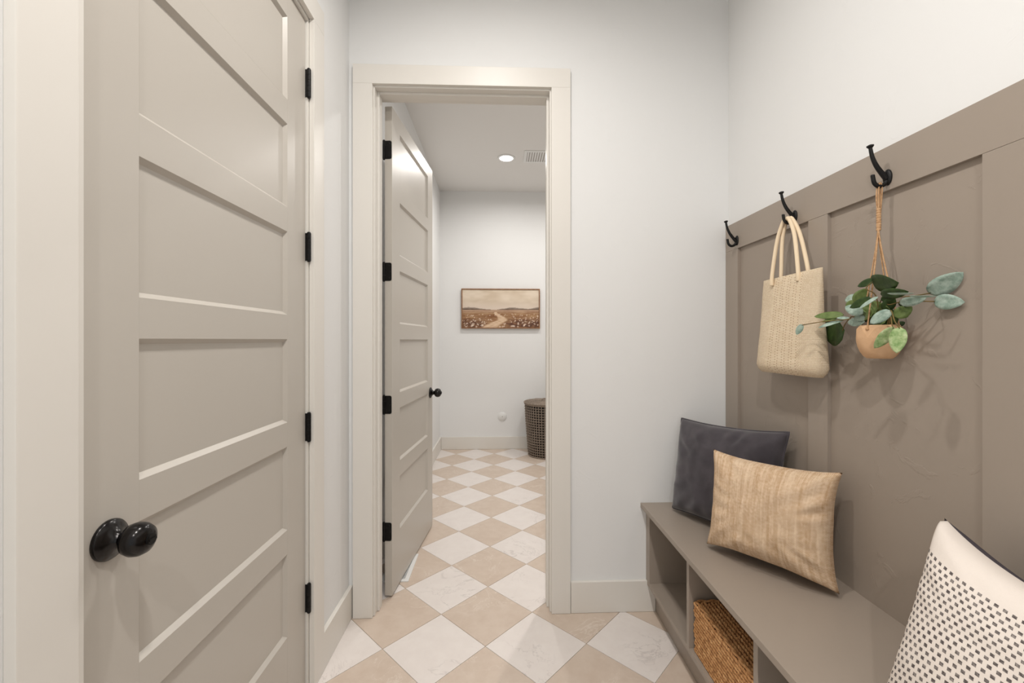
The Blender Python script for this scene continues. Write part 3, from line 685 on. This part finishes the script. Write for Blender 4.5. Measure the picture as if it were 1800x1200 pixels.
def weave_face(p0, along, length, out, inner=False):
    rows = 14; rh = (BZ1 - 0.012 - BZ0) / rows; n = int(length / 0.0135)
    for r in range(rows):
        for i in range(n):
            c = p0 + along * ((i + 0.5 + 0.5 * (r % 2) + rs.uniform(-0.15, 0.15)) / n * length) + Vector((0, 0, (r + 0.5) * rh + rs.uniform(-0.001, 0.001)))
            if (c - p0).dot(along) > length: continue
            strand(c - bo, along, Vector((0, 0, 1)), out, 0.021, 0.0052)
Yp, Xp = Vector((0, 1, 0)), Vector((1, 0, 0))
weave_face(Vector((BX0 + 0.005, B0, BZ0)), Yp, B1 - B0, -Xp)
weave_face(Vector((BX0 + 0.004, B1 - 0.004, BZ0)), Xp, BX1 - BX0, Yp); weave_face(Vector((BX0 + 0.004, B0 + 0.004, BZ0)), Xp, BX1 - BX0, -Yp)
o = obj('weave', bm, 'hyacinth', bk, True); o['kind'] = 'stuff'
bm = bmesh.new()
rim = [(BX0 + 0.006, B0 + 0.006), (BX1 - 0.006, B0 + 0.006), (BX1 - 0.006, B1 - 0.006), (BX0 + 0.006, B1 - 0.006)]
for k in range(4):
    a, b = rim[k], rim[(k + 1) % 4]
    for ph in (0, PI):
        pts = []
        for i in range(41):
            t = i / 40; x = a[0] + (b[0] - a[0]) * t; y = a[1] + (b[1] - a[1]) * t; L_ = math.hypot(b[0] - a[0], b[1] - a[1]); w = t * L_ * 75 + ph
            nx, ny = (b[1] - a[1]) / L_, -(b[0] - a[0]) / L_
            pts.append(Vector((x + nx * 0.0028 * math.cos(w), y + ny * 0.0028 * math.cos(w), BZ1 - 0.007 + 0.0028 * math.sin(w))) - bo)
        add_tube(bm, pts, 0.0046, 7)
obj('braided_rim', bm, 'hyacinth', bk, True)
lid_b = box('lid', (BX0 + 0.010, B0 + 0.010, BZ1 - 0.016), (BX1 - 0.010, B1 - 0.010, BZ1 - 0.008), 'basket_core', None, 0.0, tuple(bo)); lid_b.parent = bk
bm = bmesh.new()
for r in range(24):
    for i in range(27): strand(Vector((BX0 + 0.016 + r * 0.0130, B0 + 0.014 + (i + 0.5 * (r % 2) + rs.uniform(-0.15, 0.15)) * 0.0126, BZ1 - 0.008)) - bo, Yp, Xp, Vector((0, 0, 1)), 0.021, 0.0052)
o = obj('lid_weave', bm, 'hyacinth', lid_b, True); o['kind'] = 'stuff'

# ------------------------------------------------------------------ laundry: hamper, painting, wall plate, vent, register, downlights
hc = Vector((0.525, 4.685, 0)); hm = thing('laundry_hamper', 'round grey woven hamper with lid against the end wall', 'hamper', hc)
HH, R0, R1 = 0.575, 0.200, 0.243
rad = lambda z: R0 + (R1 - R0) * (z / HH) ** 0.9
bm = bmesh.new(); add_lathe(bm, [(0.0, 0.004)] + [(rad(z) - 0.016, z + 0.004) for z in (0, 0.15, 0.3, 0.45, HH - 0.01)] + [(0.0, HH - 0.01)], (0, 0, 1), (0, 0, 0), 48)
obj('dark_drum', bm, 'slot_black', hm, True)  # black inner drum: the shade behind the lattice holes put into its colour
bm = bmesh.new(); NS = 46
for k in range(NS):
    a = 2 * PI * k / NS; e = Vector((math.cos(a), math.sin(a), 0)); tn = Vector((-math.sin(a), math.cos(a), 0))
    for dx in (-0.0042, 0.0042): add_tube(bm, [e * (rad(z) - 0.003) + tn * dx + Vector((0, 0, z)) for z in (0.006, 0.19, 0.38, HH - 0.006)], 0.0036, 5)
nring = 20
for i in range(nring + 1):
    z = 0.008 + (HH - 0.016) * i / nring; ring = []
    for k in range(NS * 2 + 1):
        a = 2 * PI * k / (NS * 2); r = rad(z) + (0.0035 if k % 2 == i % 2 else -0.003); ring.append(Vector((r * math.cos(a), r * math.sin(a), z)))
    add_tube(bm, ring, 0.0044, 6, 1.0, False)
o = obj('lattice', bm, 'rattan_grey', hm, True); o['kind'] = 'stuff'
for zz, rr, tr in ((0.008, R0, 0.008), (HH, R1, 0.008), (HH + 0.012, R1 + 0.006, 0.007)):
    bm = bmesh.new(); add_tube(bm, [Vector((rr * math.cos(2 * PI * k / 60), rr * math.sin(2 * PI * k / 60), zz)) for k in range(61)], tr, 8, 1.0, False); obj('rim_band', bm, 'rattan_grey', hm, True)
lid = lathe('lid', [(R1, HH + 0.006), (R1, HH + 0.014), (0.16, HH + 0.021), (0.0, HH + 0.024)], (0, 0, 1), (0, 0, 0), 'rattan_grey', hm, 48)
bm = bmesh.new()
for rr in [0.02 + 0.0165 * i for i in range(14)]: add_tube(bm, [Vector((rr * math.cos(2 * PI * k / 40), rr * math.sin(2 * PI * k / 40), HH + 0.0245 - 0.008 * (rr / R1) ** 2 + 0.003 * math.sin(k * 2.1))) for k in range(41)], 0.005, 5, 1.0, False)
obj('lid_weave', bm, 'rattan_grey', lid, True)
tube('lid_handle', smooth_path([(-0.05, 0, HH + 0.022), (-0.045, 0, HH + 0.042), (0, 0, HH + 0.052), (0.045, 0, HH + 0.042), (0.05, 0, HH + 0.022)], 6), 0.005, 'rattan_grey', lid, 8)

pa = thing('framed_painting', 'long framed painting of a flower meadow on the end wall', 'painting', (0.015, YF, 1.644))
PWd, PHt2, fr = 0.458, 0.2325, 0.011
for nm, lo, hi in (('frame_side', (-PWd, -0.034, -PHt2), (-PWd + fr, -0.001, PHt2)), ('frame_side', (PWd - fr, -0.034, -PHt2), (PWd, -0.001, PHt2)), ('frame_rail', (-PWd + fr, -0.034, PHt2 - fr), (PWd - fr, -0.001, PHt2)), ('frame_rail', (-PWd + fr, -0.034, -PHt2), (PWd - fr, -0.001, -PHt2 + fr))):
    box(nm, lo, hi, 'oak_frame', pa, 0.001)
box('backing', (-PWd + fr, -0.012, -PHt2 + fr), (PWd - fr, -0.002, PHt2 - fr), 'slot_black', pa)
def mixc(a, b, t): t = max(0, min(1, t)); return tuple(p + (q - p) * t for p, q in zip(a, b))
def sm(a, b, x): t = max(0, min(1, (x - a) / (b - a))); return t * t * (3 - 2 * t)
flowers = [(random.uniform(0, 1), random.uniform(0.02, 0.36), random.uniform(0.006, 0.016)) for _ in range(190)]
def paint(x, y):
    N_ = lambda sx, sy, o=0: noise.noise(Vector((x * sx + o, y * sy, o * 1.7)))
    sky = mixc((206, 188, 166), (224, 209, 190), 0.5 + 0.9 * N_(5, 7, 2) + 0.4 * N_(14, 16, 5)); sky = mixc(sky, (216, 200, 184), sm(0.75, 0.5, y))
    hz = 0.465
    h1 = 0.075 * max(0, 1 - abs(x - 0.08) / 0.30) + 0.018 * max(0, N_(9, 0, 3)); h2 = 0.07 * math.exp(-((x - 0.66) / 0.16) ** 2) + 0.075 * math.exp(-((x - 1.0) / 0.10) ** 2) + 0.014 * N_(11, 0, 8)
    c = sky
    if y < hz + max(h1, h2): c = mixc((168, 152, 138), (92, 76, 66), sm(hz + max(h1, h2), hz + 0.01, y) * (0.75 + 0.5 * N_(18, 30, 4)))
    if y < hz:
        g = mixc((176, 142, 108), (132, 92, 64), 0.5 + 0.8 * N_(6, 34, 6) + 0.4 * N_(30, 60, 9)); g = mixc(g, (196, 170, 150), sm(0.34, 0.46, y) * 0.6)
        dark = sm(0.30, 0.10, y) * (sm(0.36, 0.20, x) + sm(0.48, 0.70, x)); g = mixc(g, (86, 58, 50), dark * (0.62 + 0.7 * N_(26, 30, 11)))
        pcx = 0.36 + 0.16 * sm(0.0, 0.22, y) - 0.09 * sm(0.24, 0.40, y); pw = 0.13 * (1 - y / 0.44) + 0.012
        if y < 0.42: g = mixc(g, mixc((222, 196, 168), (200, 168, 138), 0.5 + N_(20, 50, 13)), sm(pw, pw * 0.55, abs(x - pcx + 0.02 * N_(9, 30, 14))))
        for fxx, fyy, fr_ in flowers:
            if abs(fxx - pcx) < 0.11 and fyy < 0.3: continue
            sc = fr_ * (1.25 - 1.9 * fyy); dx = (x - fxx); dy = (y - fyy) / 1.9 * 1.0
            if dx * dx + dy * dy * 1.0 < (sc * 0.72) ** 2: g = mixc(g, (230, 212, 194), 0.7)
        c = g
    return lin(*[max(0, min(255, v)) for v in c])
bm = bmesh.new(); lay = bm.verts.layers.float_color.new('paint'); NX, NY = 190, 95; vs = []
for j in range(NY + 1):
    for i in range(NX + 1):
        v = bm.verts.new((-PWd + fr + (2 * PWd - 2 * fr) * i / NX, -0.026, -PHt2 + fr + (2 * PHt2 - 2 * fr) * j / NY)); v[lay] = paint(i / NX, j / NY); vs.append(v)
for j in range(NY):
    for i in range(NX): a = j * (NX + 1) + i; bm.faces.new([vs[a], vs[a + 1], vs[a + NX + 2], vs[a + NX + 1]])
o = obj('canvas', bm, 'canvas_paint', pa); sol = o.modifiers.new('thick', 'SOLIDIFY'); sol.thickness = 0.006

wp = thing('wall_plate', 'round white cover plate low on the end wall', 'wall plate', (0.033, YF, 0.378))
lathe('plate', [(0.0, 0.0), (0.052, 0.0), (0.052, 0.004), (0.049, 0.007), (0.0, 0.0085)], (0, -1, 0), (0, 0, 0), 'white_plastic', wp, 40)
lathe('centre_screw', [(0.0, 0.008), (0.006, 0.008), (0.005, 0.0105), (0.0, 0.0105)], (0, -1, 0), (0, 0, 0), 'vent_dark', wp, 16)

cv = thing('ceiling_vent', 'white louvred air vent in the laundry ceiling', 'vent', (0.42, 3.99, CEIL))
VW, VD = 0.19, 0.13
for nm, lo, hi in (('frame', (-VW, -VD, -0.006), (VW, -VD + 0.028, 0)), ('frame', (-VW, VD - 0.028, -0.006), (VW, VD, 0)), ('frame', (-VW, -VD + 0.028, -0.006), (-VW + 0.028, VD - 0.028, 0)), ('frame', (VW - 0.028, -VD + 0.028, -0.006), (VW, VD - 0.028, 0))):
    box(nm, lo, hi, 'white_plastic', cv, 0.001)
box('duct', (-VW + 0.028, -VD + 0.028, -0.002), (VW - 0.028, VD - 0.028, -0.0005), 'vent_dark', cv)
for i in range(14):
    x = -VW + 0.04 + (2 * VW - 0.08) * i / 13; box('slat', (x - 0.006, -VD + 0.028, -0.006), (x + 0.006, VD - 0.028, -0.0035), 'white_plastic', cv)

rg = thing('floor_register', 'white slotted floor register beneath the open door', 'vent', (-0.555, 2.388, 0))
RW, RD = 0.073, 0.143
for nm, lo, hi in (('frame', (-RW, -RD, 0.0), (RW, -RD + 0.022, 0.005)), ('frame', (-RW, RD - 0.022, 0.0), (RW, RD, 0.005)), ('frame', (-RW, -RD + 0.022, 0.0), (-RW + 0.022, RD - 0.022, 0.005)), ('frame', (RW - 0.022, -RD + 0.022, 0.0), (RW, RD - 0.022, 0.005))):
    box(nm, lo, hi, 'white_plastic', rg, 0.001)
box('dark_plate', (-RW + 0.022, -RD + 0.022, 0.0002), (RW - 0.022, RD - 0.022, 0.001), 'slot_black', rg)  # flat black plate, coloured as the shade of the recess under the louvres
for i in range(20):
    y = -RD + 0.03 + (2 * RD - 0.06) * i / 19; box('louvre', (-RW + 0.022, y - 0.0025, 0.001), (RW - 0.022, y + 0.0025, 0.004), 'white_plastic', rg)

def downlight(x, y, watts, label):
    d = thing('recessed_downlight', label, 'ceiling light', (x, y, CEIL), 'recessed ceiling downlights')
    lathe('trim_ring', [(0.064, -0.0005), (0.085, -0.0005), (0.085, -0.004), (0.080, -0.007), (0.066, -0.008), (0.064, -0.005)], (0, 0, 1), (0, 0, 0), 'white_plastic', d, 40)
    lathe('lens', [(0.0, -0.004), (0.064, -0.004), (0.064, -0.001), (0.0, -0.001)], (0, 0, 1), (0, 0, 0), 'lamp_lens', d, 32)
    l = bpy.data.lights.new('lamp', 'AREA'); l.shape = 'DISK'; l.size = 0.075; l.energy = watts; l.color = LAMP; l.spread = SPREAD
    lo = bpy.data.objects.new('lamp', l); COL.objects.link(lo); lo.parent = d; lo.location = (0, 0, -0.010)
downlight(*DOWN_FAR[0], 'glowing recessed downlight in the laundry ceiling beside the vent')
downlight(*DOWN_FAR[1], 'unseen fill downlight further right in the laundry ceiling')
downlight(*DOWN_FAR[2], 'unseen fill downlight of the laundry just beyond the doorway')
downlight(*DOWN_NEAR[0], 'recessed downlight over the bench end by the doorway')
downlight(*DOWN_NEAR[1], 'recessed downlight straight above the camera')
downlight(*DOWN_NEAR[2], 'recessed downlight furthest behind the camera')
